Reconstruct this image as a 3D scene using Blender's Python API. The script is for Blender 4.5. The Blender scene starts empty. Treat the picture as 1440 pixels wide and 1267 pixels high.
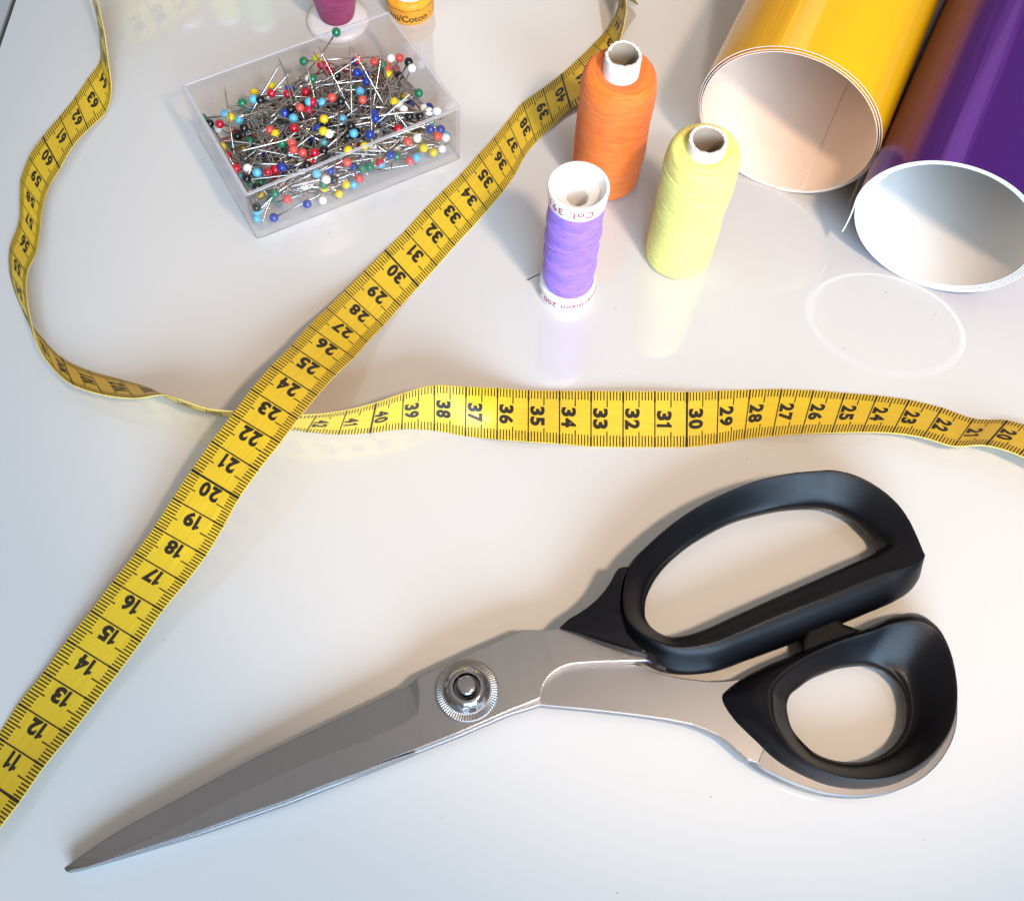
import bpy, bmesh, math, random
from mathutils import Vector, Matrix
random.seed(11)
R = math.radians
U = 0.01                      # all lengths below are centimetres
scene = bpy.context.scene
col = scene.collection

# ------------------------------------------------------------------ camera
F_PX, PITCH, ROLL, CAM_H = 1500.0, R(64.744), R(2.774), 30.153
cam_d = bpy.data.cameras.new('camera')
cam = bpy.data.objects.new('camera', cam_d)
col.objects.link(cam)
cam_d.sensor_fit = 'HORIZONTAL'
cam_d.sensor_width = 36.0
cam_d.lens = 36.0 * F_PX / 1440.0
cam_d.clip_start = 0.01
cam_d.clip_end = 50
fw = Vector((0, math.cos(PITCH), -math.sin(PITCH)))
up = Vector((0, math.sin(PITCH), math.cos(PITCH)))
rt = Vector((1, 0, 0))
c_, s_ = math.cos(ROLL), math.sin(ROLL)
cx = rt * c_ + up * s_
cy = -rt * s_ + up * c_
m = Matrix((cx, cy, -fw)).transposed().to_4x4()
m.translation = Vector((0, 0, CAM_H * U))
cam.matrix_world = m
cam_d.dof.use_dof = False
scene.camera = cam

def at(u, v, z=0.0):
    """pixel of the 1440 x 1267 photograph -> point in cm on the level z"""
    x = (u - 720) / F_PX
    y = -(v - 633.5) / F_PX
    d = fw + cx * x + cy * y
    t = (z - CAM_H) / d.z
    return Vector((0, 0, CAM_H)) + d * t

# ------------------------------------------------------------------ light
world = bpy.data.worlds.new("World")
scene.world = world
world.use_nodes = True
wn = world.node_tree.nodes
wl = world.node_tree.links
bg = wn['Background']
tc = wn.new('ShaderNodeTexCoord')
sx = wn.new('ShaderNodeSeparateXYZ')
wl.new(tc.outputs['Generated'], sx.inputs[0])
rmp = wn.new('ShaderNodeValToRGB')          # room: darker low walls, paler ceiling
rmp.color_ramp.elements[0].position = 0.0
rmp.color_ramp.elements[0].color = (0.20, 0.185, 0.17, 1)
rmp.color_ramp.elements[1].position = 1.0
rmp.color_ramp.elements[1].color = (0.45, 0.42, 0.395, 1)
e = rmp.color_ramp.elements.new(0.55)
e.color = (0.31, 0.285, 0.265, 1)
wl.new(sx.outputs['Z'], rmp.inputs[0])
wl.new(rmp.outputs[0], bg.inputs['Color'])
bg.inputs['Strength'].default_value = 0.95

def area(name, pos, target, sx_, sy_, power, color):
    l = bpy.data.lights.new(name, 'AREA')
    l.shape = 'RECTANGLE'
    l.size, l.size_y = sx_, sy_
    l.energy = power
    l.color = color
    o = bpy.data.objects.new(name, l)
    o.location = pos
    d = Vector(target) - Vector(pos)
    o.rotation_euler = d.to_track_quat('-Z', 'Y').to_euler()
    col.objects.link(o)
    return o
# small warm lamp at the right; its spot cone is shaped to leave a soft-edged pool on the table
kl = bpy.data.lights.new('key_lamp', 'SPOT')
kl.energy = 7.0; kl.color = (1.0, 0.74, 0.52); kl.shadow_soft_size = 0.024
kl.spot_size = R(50); kl.spot_blend = 0.55
ko = bpy.data.objects.new('key_lamp', kl)
ko.location = (0.175, -0.03, 0.46)
ko.rotation_euler = (Vector((0.065, 0.215, 0)) - ko.location).to_track_quat('-Z', 'Y').to_euler()
col.objects.link(ko)
area('window_light', (0.52, -1.60, 0.98), (0, 0.16, 0), 1.5, 1.0, 72.0, (0.52, 0.745, 1.0))
area('far_window_light', (0.05, 1.75, 1.25), (0.0, 0.33, 0), 0.62, 0.50, 1.1, (1.0, 0.92, 0.84))
scene.view_settings.view_transform = 'Standard'
scene.view_settings.look = 'None'
scene.view_settings.exposure = 0.25
scene.view_settings.gamma = 1.0
scene.cycles.max_bounces = 10
scene.cycles.transparent_max_bounces = 24
scene.cycles.caustics_reflective = True
scene.cycles.blur_glossy = 0.5

# ------------------------------------------------------------------ helpers
def tag(o, label=None, cat=None, group=None, kind=None):
    if label: o['label'] = label
    if cat: o['category'] = cat
    if group: o['group'] = group
    if kind: o['kind'] = kind
    return o

def link(o, parent=None):
    col.objects.link(o)
    if parent is not None:
        o.parent = parent
        o.matrix_parent_inverse = Matrix.Translation(-parent.location)
    return o

def empty(name, loc, label, cat, group=None):
    o = bpy.data.objects.new(name, None)
    o.empty_display_size = 0.01
    o.location = Vector(loc) * U
    col.objects.link(o)
    return tag(o, label, cat, group)

def mesh(name, verts, faces, mats, parent=None, smooth=True, fm=None, origin=None, uvs=None):
    me = bpy.data.meshes.new(name)
    og = Vector(origin) if origin is not None else Vector((0, 0, 0))
    me.from_pydata([(Vector(v) - og) * U for v in verts], [], faces)
    if not isinstance(mats, (list, tuple)): mats = [mats]
    for m_ in mats: me.materials.append(m_)
    if fm:
        me.polygons.foreach_set('material_index', fm)
    if uvs:
        uvl = me.uv_layers.new(name='UVMap')
        for lp in me.loops:
            uvl.data[lp.index].uv = uvs[lp.vertex_index]
    me.polygons.foreach_set('use_smooth', [smooth] * len(me.polygons))
    me.update()
    o = bpy.data.objects.new(name, me)
    link(o, parent)
    if parent is None:
        o.location = og * U
    elif origin is not None:
        o.matrix_parent_inverse = Matrix.Identity(4)
        o.location = og * U - parent.location
    return o

def fix_normals(o, angle=None):
    bm = bmesh.new(); bm.from_mesh(o.data)
    bmesh.ops.remove_doubles(bm, verts=bm.verts, dist=1e-7)
    bmesh.ops.recalc_face_normals(bm, faces=bm.faces)
    bm.to_mesh(o.data); bm.free()
    if angle is not None:
        sharp_by_angle(o, angle)

def sharp_by_angle(o, deg):
    bm = bmesh.new(); bm.from_mesh(o.data)
    for e_ in bm.edges:
        if len(e_.link_faces) == 2:
            e_.smooth = e_.calc_face_angle(0) < R(deg)
    bm.to_mesh(o.data); bm.free()

def material(name, color, rough=0.5, metal=0.0, ior=1.5, coat=0.0, coat_rough=0.05, bump=None,
             vary=0.0, vscale=40.0, sheen=0.0, sss=0.0, rough_vary=0.0, vstretch=(1, 1, 1), aniso=0.0, vrot=None):
    mt = bpy.data.materials.new(name)
    mt.use_nodes = True
    nt = mt.node_tree; N = nt.nodes; L = nt.links
    b = N['Principled BSDF']
    b.inputs['Base Color'].default_value = (*color, 1)
    b.inputs['Roughness'].default_value = rough
    b.inputs['Metallic'].default_value = metal
    b.inputs['IOR'].default_value = ior
    b.inputs['Coat Weight'].default_value = coat
    b.inputs['Coat Roughness'].default_value = coat_rough
    b.inputs['Sheen Weight'].default_value = sheen
    b.inputs['Anisotropic'].default_value = aniso
    if sss:
        b.inputs['Subsurface Weight'].default_value = sss
        b.inputs['Subsurface Scale'].default_value = 0.002
    t = N.new('ShaderNodeTexCoord')
    mp = N.new('ShaderNodeMapping'); mp.inputs['Scale'].default_value = vstretch
    if vrot is not None:
        mp.vector_type = 'TEXTURE'; mp.inputs['Rotation'].default_value = (0, 0, vrot)
        mp.inputs['Scale'].default_value = [1 / q for q in vstretch]
    L.new(t.outputs['Object'], mp.inputs[0])
    if vary or rough_vary:
        n = N.new('ShaderNodeTexNoise'); n.inputs['Scale'].default_value = vscale
        n.inputs['Detail'].default_value = 5
        L.new(mp.outputs[0], n.inputs['Vector'])
        if vary:
            mx = N.new('ShaderNodeMix'); mx.data_type = 'RGBA'
            mx.inputs[6].default_value = (*[c * (1 - vary) for c in color], 1)
            mx.inputs[7].default_value = (*[min(1, c * (1 + vary)) for c in color], 1)
            L.new(n.outputs['Fac'], mx.inputs[0])
            L.new(mx.outputs[2], b.inputs['Base Color'])
        if rough_vary:
            mr = N.new('ShaderNodeMapRange')
            mr.inputs[1].default_value = 0.3; mr.inputs[2].default_value = 0.7
            mr.inputs[3].default_value = max(0.01, rough - rough_vary); mr.inputs[4].default_value = rough + rough_vary
            L.new(n.outputs['Fac'], mr.inputs[0]); L.new(mr.outputs[0], b.inputs['Roughness'])
    if bump:
        sc, st, dist = bump
        n2 = N.new('ShaderNodeTexNoise'); n2.inputs['Scale'].default_value = sc
        n2.inputs['Detail'].default_value = 4
        L.new(mp.outputs[0], n2.inputs['Vector'])
        bp = N.new('ShaderNodeBump'); bp.inputs['Strength'].default_value = st
        bp.inputs['Distance'].default_value = dist
        L.new(n2.outputs['Fac'], bp.inputs['Height'])
        L.new(bp.outputs[0], b.inputs['Normal'])
    return mt

def cr(p0, p1, p2, p3, t):
    return 0.5 * ((2 * p1) + (p2 - p0) * t + (2 * p0 - 5 * p1 + 4 * p2 - p3) * t * t + (3 * p1 - p0 - 3 * p2 + p3) * t ** 3)

def cr_closed(pts, n):
    out = []; k = len(pts)
    for i in range(k):
        for j in range(n):
            out.append(cr(pts[i - 1], pts[i], pts[(i + 1) % k], pts[(i + 2) % k], j / n))
    return out

def cr_open(pts, n):
    out = []; k = len(pts)
    for i in range(k - 1):
        a = pts[max(i - 1, 0)]; d = pts[min(i + 2, k - 1)]
        for j in range(n):
            out.append(cr(a, pts[i], pts[i + 1], d, j / n))
    out.append(pts[-1])
    return out

def lathe(prof, n=64, c=(0, 0), cap=False):
    V = []; Fc = []
    for r, z in prof:
        for i in range(n):
            a = 2 * math.pi * i / n
            V.append((c[0] + r * math.cos(a), c[1] + r * math.sin(a), z))
    for j in range(len(prof) - 1):
        for i in range(n):
            Fc.append((j * n + i, j * n + (i + 1) % n, (j + 1) * n + (i + 1) % n, (j + 1) * n + i))
    return V, Fc

def tube(pts, r, n=6, caps=True):
    V = []; Fc = []
    pts = [Vector(p) for p in pts]
    nrm = None
    for i, p in enumerate(pts):
        t = (pts[min(i + 1, len(pts) - 1)] - pts[max(i - 1, 0)]).normalized()
        if nrm is None:
            nrm = t.cross(Vector((0, 0, 1)))
            if nrm.length < 1e-3: nrm = Vector((1, 0, 0))
        nrm = (nrm - t * nrm.dot(t)).normalized()
        b = t.cross(nrm)
        rr = r(i / (len(pts) - 1)) if callable(r) else r
        for k in range(n):
            a = 2 * math.pi * k / n
            V.append(p + (nrm * math.cos(a) + b * math.sin(a)) * rr)
    for i in range(len(pts) - 1):
        for k in range(n):
            Fc.append((i * n + k, i * n + (k + 1) % n, (i + 1) * n + (k + 1) % n, (i + 1) * n + k))
    if caps:
        Fc.append(tuple(range(n))[::-1]); Fc.append(tuple(range((len(pts) - 1) * n, len(pts) * n)))
    return V, Fc

def glyphs(text, size, offset=0.0, spacing=1.0, res=3):
    """flat lettering as (verts2d, faces), centred on x, baseline at 0"""
    cu = bpy.data.curves.new('lettering', 'FONT')
    cu.body = text; cu.size = size; cu.offset = offset; cu.space_character = spacing
    cu.resolution_u = res; cu.align_x = 'CENTER'
    o = bpy.data.objects.new('lettering', cu)
    me = o.to_mesh()
    bm = bmesh.new(); bm.from_mesh(me)
    bmesh.ops.triangulate(bm, faces=bm.faces)
    vs = [(v.co.x, v.co.y) for v in bm.verts]
    fs = [tuple(v.index for v in f.verts) for f in bm.faces]
    bm.free(); o.to_mesh_clear()
    bpy.data.objects.remove(o); bpy.data.curves.remove(cu)
    return vs, fs

# ------------------------------------------------------------------ materials
M_table = material('white_gloss_table', (0.61, 0.592, 0.57), rough=0.065, ior=2.05, rough_vary=0.02, vary=0.02, vscale=7, bump=(14, 0.05, 0.002))
M_trim = material('grey_edge_trim', (0.42, 0.41, 0.40), rough=0.35, vary=0.05)
M_groove = material('dark_groove', (0.06, 0.055, 0.05), rough=0.6)
M_ink = material('black_ink', (0.022, 0.016, 0.008), rough=0.4)
M_redink = material('red_ink', (0.45, 0.10, 0.12), rough=0.5)
M_blade = material('brushed_steel', (0.345, 0.348, 0.365), rough=0.36, metal=1.0, rough_vary=0.022, vscale=60, vstretch=(1.0, 26, 26), vrot=R(119), bump=(90, 0.015, 0.0003))
M_rim_steel = material('loop_rim_steel', (0.24, 0.24, 0.25), rough=0.42, metal=1.0)
M_nut = material('polished_steel', (0.42, 0.415, 0.43), rough=0.15, metal=1.0)
M_washer = material('dull_washer_steel', (0.36, 0.345, 0.34), rough=0.4, metal=1.0)
M_black = material('black_handle_plastic', (0.0025, 0.0025, 0.004), rough=0.37, ior=1.33, bump=(2400, 0.22, 0.0003), rough_vary=0.04, vscale=60)
M_white_plastic = material('white_spool_plastic', (0.80, 0.77, 0.75), rough=0.3, sss=0.1)
M_card = material('white_card_core', (0.80, 0.77, 0.74), rough=0.8, vary=0.06, vscale=300, bump=(500, 0.3, 0.0005))
M_card_in = material('grey_card_inside', (0.36, 0.29, 0.22), rough=0.9, vary=0.1, vscale=300)
M_yellow_paper = material('orange_yellow_gloss_foil', (1.0, 0.50, 0.0), metal=0.2, rough=0.26, coat=0.6, coat_rough=0.08, bump=(8, 0.5, 0.002), vstretch=(0.5, 14, 14), vrot=R(67.8), vary=0.05, vscale=6)
M_peach = material('peach_backing_paper', (0.88, 0.69, 0.55), rough=0.75, vary=0.03, vscale=120, bump=(800, 0.15, 0.0003))
M_violet_foil = material('violet_gloss_foil', (0.115, 0.019, 0.29), metal=0.75, rough=0.27, coat=0.25, coat_rough=0.05, bump=(8, 0.4, 0.002), vstretch=(0.5, 14, 14), vrot=R(66))
M_white_back = material('white_backing_paper', (0.70, 0.66, 0.62), rough=0.7, vary=0.02, vscale=120, bump=(800, 0.12, 0.0003))
M_paper_edge = material('cut_paper_edge', (0.82, 0.74, 0.66), rough=0.7)
M_orange_label = material('orange_label', (0.85, 0.36, 0.02), rough=0.45, vary=0.05)

def woven(name, color):
    mt = material(name, color, rough=0.36, ior=1.5, coat=0.25, coat_rough=0.22)
    nt = mt.node_tree; N = nt.nodes; L = nt.links; b = N['Principled BSDF']
    uv = N.new('ShaderNodeUVMap'); uv.uv_map = 'UVMap'
    mp = N.new('ShaderNodeMapping'); mp.inputs['Scale'].default_value = (42, 1.3, 1)
    L.new(uv.outputs[0], mp.inputs[0])
    n = N.new('ShaderNodeTexNoise'); n.inputs['Scale'].default_value = 1.0; n.inputs['Detail'].default_value = 3
    L.new(mp.outputs[0], n.inputs['Vector'])
    mx = N.new('ShaderNodeMix'); mx.data_type = 'RGBA'
    mx.inputs[6].default_value = (*[c * 0.66 for c in color], 1)
    mx.inputs[7].default_value = (*[min(1, c * 1.12) for c in color], 1)
    L.new(n.outputs['Fac'], mx.inputs[0]); L.new(mx.outputs[2], b.inputs['Base Color'])
    w = N.new('ShaderNodeTexWave'); w.inputs['Scale'].default_value = 18; w.bands_direction = 'X'
    w.inputs['Distortion'].default_value = 0.6
    L.new(uv.outputs[0], w.inputs['Vector'])
    ad = N.new('ShaderNodeMath'); ad.operation = 'ADD'
    L.new(w.outputs['Fac'], ad.inputs[0]); L.new(n.outputs['Fac'], ad.inputs[1])
    bp = N.new('ShaderNodeBump'); bp.inputs['Strength'].default_value = 0.25; bp.inputs['Distance'].default_value = 0.0002
    L.new(ad.outputs[0], bp.inputs['Height']); L.new(bp.outputs[0], b.inputs['Normal'])
    return mt
M_tape = woven('yellow_coated_tape', (0.84, 0.55, 0.022))
M_tape_edge = material('pale_tape_edge', (0.74, 0.56, 0.13), rough=0.6)  # paler than the faces: light caught by the thin sides is put into the colour

# ------------------------------------------------------------------ table
def sheet(name, pts, z, depth, mt, **k):
    n = len(pts)
    V = [(p[0], p[1], z) for p in pts] + [(p[0], p[1], z - depth) for p in pts]
    Fc = [tuple(range(n)), tuple(range(n, 2 * n))[::-1]] + [((i + 1) % n, i, n + i, n + (i + 1) % n) for i in range(n)]
    o = mesh(name, V, Fc, mt, smooth=False)
    fix_normals(o)
    return o
ea, eb = at(0, 68), at(23, 0)
dirn = (eb - ea).normalized()
left = Vector((-dirn.y, dirn.x, 0))
E0, E1_ = ea - dirn * 60, eb + dirn * 60
tb = sheet('table_top', [E0, (80, E0.y, 0), (80, E1_.y, 0), E1_], 0.0, 1.8, M_table)
tag(tb, kind='structure', label='glossy white table top that everything lies on')
g = sheet('table_groove', [E0 + left * 0.22, E0 + left * 0.0, E1_ + left * 0.0, E1_ + left * 0.22], -0.14, 1.6, M_groove)
tag(g, kind='structure', label='thin dark groove at the far left edge of the table')
g = sheet('table_edge_trim', [E0 + left * 6, E0 + left * 0.22, E1_ + left * 0.22, E1_ + left * 6], -0.03, 1.7, M_trim)
tag(g, kind='structure', label='grey strip along the left edge of the table')

# ------------------------------------------------------------------ tape measure
RIB = [[-1505,206,3,-1344,127,59],[-1461,296,2,-1299,216,54],[-1416,385,2,-1253,305,49],[-1374,478,2,-1211,399,44],[-1333,569,9,-1164,485,36],[-1282,658,15,-1115,574,36],[-1232,749,27,-1064,662,43],[-1178,834,40,-1013,746,59],[-1128,919,56,-963,833,78],[-1073,999,77,-908,911,97],[-1024,1075,102,-857,988,118],[-979,1157,126,-813,1068,147],[-933,1240,148,-774,1145,177],[-883,1324,170,-726,1225,198],[-832,1409,184,-674,1312,207],[-790,1496,183,-635,1396,198],[-747,1590,162,-592,1489,176],[-702,1684,132,-552,1580,143],[-665,1776,102,-511,1668,100],[-622,1866,68,-480,1750,62],[-578,1956,39,-440,1833,30],[-525,2051,18,-392,1924,12],[-465,2148,7,-340,2011,3],[-405,2237,2,-284,2098,2],[-347,2329,2,-230,2185,2],[-288,2414,2,-175,2266,2],[-229,2494,2,-127,2342,2],[-172,2583,4,-78,2423,2],[-121,2667,2,-37,2504,3],[-74,2749,2,-8,2582,5],[-23,2834,6,34,2657,2],[49,2912,4,95,2735,10],[116,2985,5,155,2808,18],[178,3060,9,274,2900,27],[234,3142,6,342,2992,42],[284,3220,6,323,3052,73],[318,3291,21,339,3132,115],[341,3361,38,344,3208,151],[402,3341,27,313,3283,181],[360,3401,15,295,3378,192],[313,3483,8,284,3477,195],[273,3573,5,273,3576,195],[242,3668,3,261,3675,193],[217,3764,3,246,3773,192],[195,3862,3,227,3870,191],[172,3958,3,202,3967,190],[146,4054,3,170,4062,190],[114,4147,3,131,4154,191],[73,4236,3,83,4242,191],[21,4320,3,26,4323,191],[-43,4395,3,-41,4397,192],[-118,4459,3,-117,4459,192],[-202,4509,3,-203,4509,192],[-295,4543,3,-295,4542,192],[-392,4559,3,-392,4558,192],[-491,4557,3,-490,4556,192],[-587,4536,3,-587,4535,192],[-678,4498,3,-678,4498,192],[-762,4446,3,-762,4447,192],[-837,4382,3,-839,4383,191],[-902,4308,3,-906,4311,191],[-958,4226,3,-966,4231,191],[-1006,4140,3,-1019,4147,191],[-1048,4050,3,-1067,4059,190],[-1087,3959,3,-1110,3968,190],[-1124,3866,3,-1150,3877,189],[-1162,3774,3,-1189,3786,189],[-1204,3683,3,-1228,3695,189],[-1251,3595,3,-1269,3605,190],[-1306,3511,2,-1314,3517,190],[-1370,3435,3,-1363,3432,191],[-1445,3370,6,-1417,3349,192],[-1530,3323,17,-1477,3270,190],[-1616,3293,40,-1543,3195,184],[-1694,3273,65,-1607,3135,167],[-1669,3195,50,-1586,3057,143],[-1643,3116,27,-1560,2973,110],[-1621,3030,8,-1540,2878,69],[-1606,2941,2,-1522,2781,29],[-1631,2851,4,-1529,2694,10],[-1659,2761,2,-1571,2601,18],[-1694,2669,2,-1603,2513,29],[-1730,2565,8,-1627,2413,27],[-1754,2469,12,-1644,2323,32],[-1759,2367,13,-1642,2230,38],[-1739,2281,18,-1628,2137,41],[-1721,2183,15,-1614,2040,51],[-1727,2080,12,-1616,1946,65],[-1704,1984,11,-1593,1852,68],[-1660,1893,8,-1557,1755,62],[-1606,1812,8,-1511,1665,57],[-1541,1739,6,-1446,1593,62],[-1466,1673,3,-1371,1537,75],[-1370,1630,3,-1268,1503,86],[-1264,1604,3,-1163,1487,104],[-1162,1577,2,-1074,1487,135],[-1062,1529,1,-1010,1463,163],[-968,1501,3,-917,1432,169],[-866,1484,3,-824,1423,175],[-748,1465,2,-704,1418,177],[-647,1453,2,-585,1426,178],[-546,1450,2,-497,1443,182],[-448,1460,2,-413,1470,186],[-350,1478,2,-334,1506,187],[-247,1479,1,-245,1545,175],[-148,1464,2,-151,1567,135],[-48,1448,20,-56,1607,62],[49,1443,24,43,1628,18],[147,1446,14,143,1636,9],[246,1447,4,244,1638,14],[347,1451,2,346,1640,19],[447,1456,2,447,1645,20],[547,1462,2,551,1651,15],[642,1478,4,654,1665,7],[727,1495,12,758,1678,2],[814,1505,22,860,1685,2],[903,1512,33,963,1686,2],[995,1515,44,1064,1682,2],[1088,1518,53,1168,1678,2],[1179,1516,61,1271,1668,2],[1270,1503,67,1374,1645,2],[1361,1474,75,1469,1610,5],[1453,1475,88,1571,1603,17],[1545,1442,99,1663,1568,25],[1633,1389,102,1751,1520,29],[1707,1324,106,1819,1447,17],[1783,1259,109,1887,1375,4]]
RIB = [(Vector(r[:3]) * 0.01, Vector(r[3:]) * 0.01) for r in RIB]
S_FIRST = 8
NS = 10
E_a = cr_open([r[0] for r in RIB], NS)
E_b = cr_open([r[1] for r in RIB], NS)
def rib_pt(s, t, side=0, off=0.0):
    """s in cm along the tape, t 0..1 from first to second edge; side 1 = upper print, -1 = reverse"""
    x = (s - S_FIRST) * NS
    i = min(max(int(math.floor(x)), 0), len(E_a) - 2); f = x - i
    a = E_a[i].lerp(E_a[i + 1], f); b = E_b[i].lerp(E_b[i + 1], f)
    p = a.lerp(b, t)
    if side:
        j = min(i + 1, len(E_a) - 1); i0 = max(i - 1, 0)
        tan = E_a[j].lerp(E_b[j], t) - E_a[i0].lerp(E_b[i0], t)
        nn = (b - a).cross(tan).normalized()     # side 1 = up when first edge is on the left
        p = p + nn * (side * (TAPE_T / 2 + off))
    return p
TAPE_T = 0.034
V = []; Fc = []; fm = []; uvs = []
K = 8
for i in range(len(E_a)):
    s = S_FIRST + i / NS
    for side in (1, -1):
        for k in range(K + 1):
            t = k / K
            V.append(rib_pt(s, t, side)); uvs.append((t, s / 2.0))
row = 2 * (K + 1)
for i in range(len(E_a) - 1):
    for k in range(K):
        Fc.append((i * row + k, i * row + k + 1, (i + 1) * row + k + 1, (i + 1) * row + k)); fm.append(0)
        q = K + 1
        Fc.append((i * row + q + k + 1, i * row + q + k, (i + 1) * row + q + k, (i + 1) * row + q + k + 1)); fm.append(0)
    Fc.append((i * row, (i + 1) * row, (i + 1) * row + K + 1, i * row + K + 1)); fm.append(1)
    Fc.append(((i + 1) * row + K, i * row + K, i * row + 2 * K + 1, (i + 1) * row + 2 * K + 1)); fm.append(1)
tape = mesh('tape_measure', V, Fc, [M_tape, M_tape_edge], smooth=True, fm=fm, uvs=uvs)
sharp_by_angle(tape, 50)
tag(tape, 'long yellow tape measure with black centimetre numbers snaking across the white table', 'tape measure')
# printed scale
PV = []; PF = []
def stroke(s0, s1, t0, t1, side, n=1):
    b0 = len(PV)
    for k in range(n + 1):
        t = t0 + (t1 - t0) * k / n
        PV.append(rib_pt(s0, t, side, 0.006)); PV.append(rib_pt(s1, t, side, 0.006))
    for k in range(n):
        PF.append((b0 + 2 * k, b0 + 2 * k + 1, b0 + 2 * k + 3, b0 + 2 * k + 2))
DIG = {d: glyphs(d, 0.60, offset=0.030, res=4) for d in '0123456789'}
DIG['1'] = ([(0.42, 0), (1, 0), (1, 1), (0.5, 1), (0.42, 0.90), (0, 0.82), (0, 0.64), (0.42, 0.69)], [(0, 1, 2, 7), (7, 2, 3, 4), (7, 4, 5, 6)])
def dims(d):
    xs = [v[0] for v in DIG[d][0]]; ys = [v[1] for v in DIG[d][0]]
    return min(xs), max(xs), min(ys), max(ys)
def numeral(n, side):
    s_line = n if side == 1 else 150 - n
    sg = -1 if side == 1 else 1                      # 'up' of the figures runs towards lower numbers
    txt = str(n)
    ws = [0.33 if c != '1' else 0.18 for c in txt]
    if len(txt) == 3: ws = [w * 0.88 for w in ws]
    gap = 0.045
    tot = sum(ws) + gap * (len(ws) - 1)
    x = -tot / 2
    for c, w in zip(txt, ws):
        x0, x1, y0, y1 = dims(c)
        b0 = len(PV)
        for (gx, gy) in DIG[c][0]:
            px = x + (gx - x0) / (x1 - x0) * w
            py = 0.055 + (gy - y0) / (y1 - y0) * 0.47
            t = 0.5 - px / 1.885                      # reading runs from second edge to first
            PV.append(rib_pt(s_line + sg * py, t, side, 0.006))
        for f in DIG[c][1]:
            PF.append(tuple(b0 + i for i in f))
        x += w + gap
for side in (1, -1):
    for s in range(9, 134):
        n = s if side == 1 else 150 - s
        big = n % 10 == 0
        w = 0.034 if big else 0.020
        stroke(s - w, s + w, 0.0, 1.0, side, 6)
        w2 = 0.045 if big else 0.030
        stroke(s - w2, s + w2, 0.0, 0.17, side, 1); stroke(s - w2, s + w2, 0.80, 1.0, side, 1)
        for k in range(1, 10):
            sm = s + k / 10
            la, lb = (0.27, 0.29) if k == 5 else (0.20, 0.165)
            w = 0.018
            stroke(sm - w, sm + w, 0.006, la, side, 1); stroke(sm - w, sm + w, 1 - lb, 0.994, side, 1)
        if 10 <= n <= 140 and 10 <= s <= 132: numeral(n, side)
pr_ = mesh('printed_scale', PV, PF, M_ink, parent=tape, smooth=False)

# ------------------------------------------------------------------ scissors
def c4(p, z): return at(760 + p[0] / 2.25, 640 + p[1] / 2.25, z)
def c5(p, z): return at(520 + p[0] / 3.273, 820 + p[1] / 3.273, z)
def c6(p, z): return at(60 + p[0] / 2.483, 940 + p[1] / 2.483, z)
sc_o = at(657, 971, 0); 
scis = empty('scissors', (sc_o.x, sc_o.y, 0), 'large tailor scissors with steel blades and black plastic loop handles', 'scissors')

def lerp(a, b, t): return a + (b - a) * t
def ztop(u):           # top of the upper plate along the picture's x
    if u < 657: return lerp(0.50, 0.98, (u - 90) / 567)
    return lerp(0.98, 1.02, min(1, (u - 657) / 260))
def outline(pts, conv, dz=0.0):
    out = []
    for p in pts:
        u = {'5': 520 + p[0] / 3.273, '6': 60 + p[0] / 2.483, '4': 760 + p[0] / 2.25}[conv]
        z = ztop(u) + dz
        out.append({'5': c5, '6': c6, '4': c4}[conv](p, z))
    return out
# upper plate
Uedge6 = [(75, 697), (82, 688), (130, 655), (200, 606), (300, 545), (450, 465), (600, 385), (750, 305), (900, 235), (1050, 165), (1200, 95), (1262, 66)]
Kedge6 = [(95, 702), (110, 698), (160, 690), (230, 668), (330, 632), (420, 588), (520, 525), (660, 450), (800, 385), (950, 318), (1100, 262), (1240, 206)]
facet_end5 = [(150, 650), (200, 628), (222, 600), (229, 550), (228, 490), (216, 436)]   # rounded end of the hollow
UE = outline(Uedge6, '6', -0.11)
UE += outline([(100, 505), (180, 470)], '5', -0.11)
Kc = outline(Kedge6, '6')
Kc += outline([(0, 716), (100, 672)], '5')
fe = outline(facet_end5, '5')
top_right = outline([(232, 424), (400, 345), (550, 280), (700, 214), (730, 213), (800, 217), (880, 206), (900, 200)], '5')
under_handle = outline([(960, 180), (1100, 220), (1250, 290), (1330, 325)], '5')
spike = outline([(1326, 345), (1310, 354), (1290, 357), (1200, 359), (1100, 361), (1000, 366), (930, 372), (890, 384), (850, 406), (820, 436), (800, 470), (790, 505), (786, 526), (775, 534)], '5')
Ledge = outline([(640, 588), (400, 692), (200, 770), (0, 842)], '5')
Ledge += outline([(1300, 290), (1100, 368), (1000, 402), (850, 462), (700, 512), (560, 563), (400, 615), (250, 662), (160, 692), (100, 706), (85, 710)], '6')
U_in = UE
# faces: flat region polygon, hollow facet strips
V = []; Fc = []
def add(ps):
    b = len(V); V.extend(ps); return list(range(b, b + len(ps)))
iU = add(UE); iK = add(Kc); iF = add(fe); iT = add(top_right); iH = add(under_handle); iS = add(spike); iL = add(Ledge)
n = min(len(iU), len(iK))
for a in range(len(iU) - 1):
    Fc.append((iU[a], iK[a], iK[a + 1], iU[a + 1]))
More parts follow.
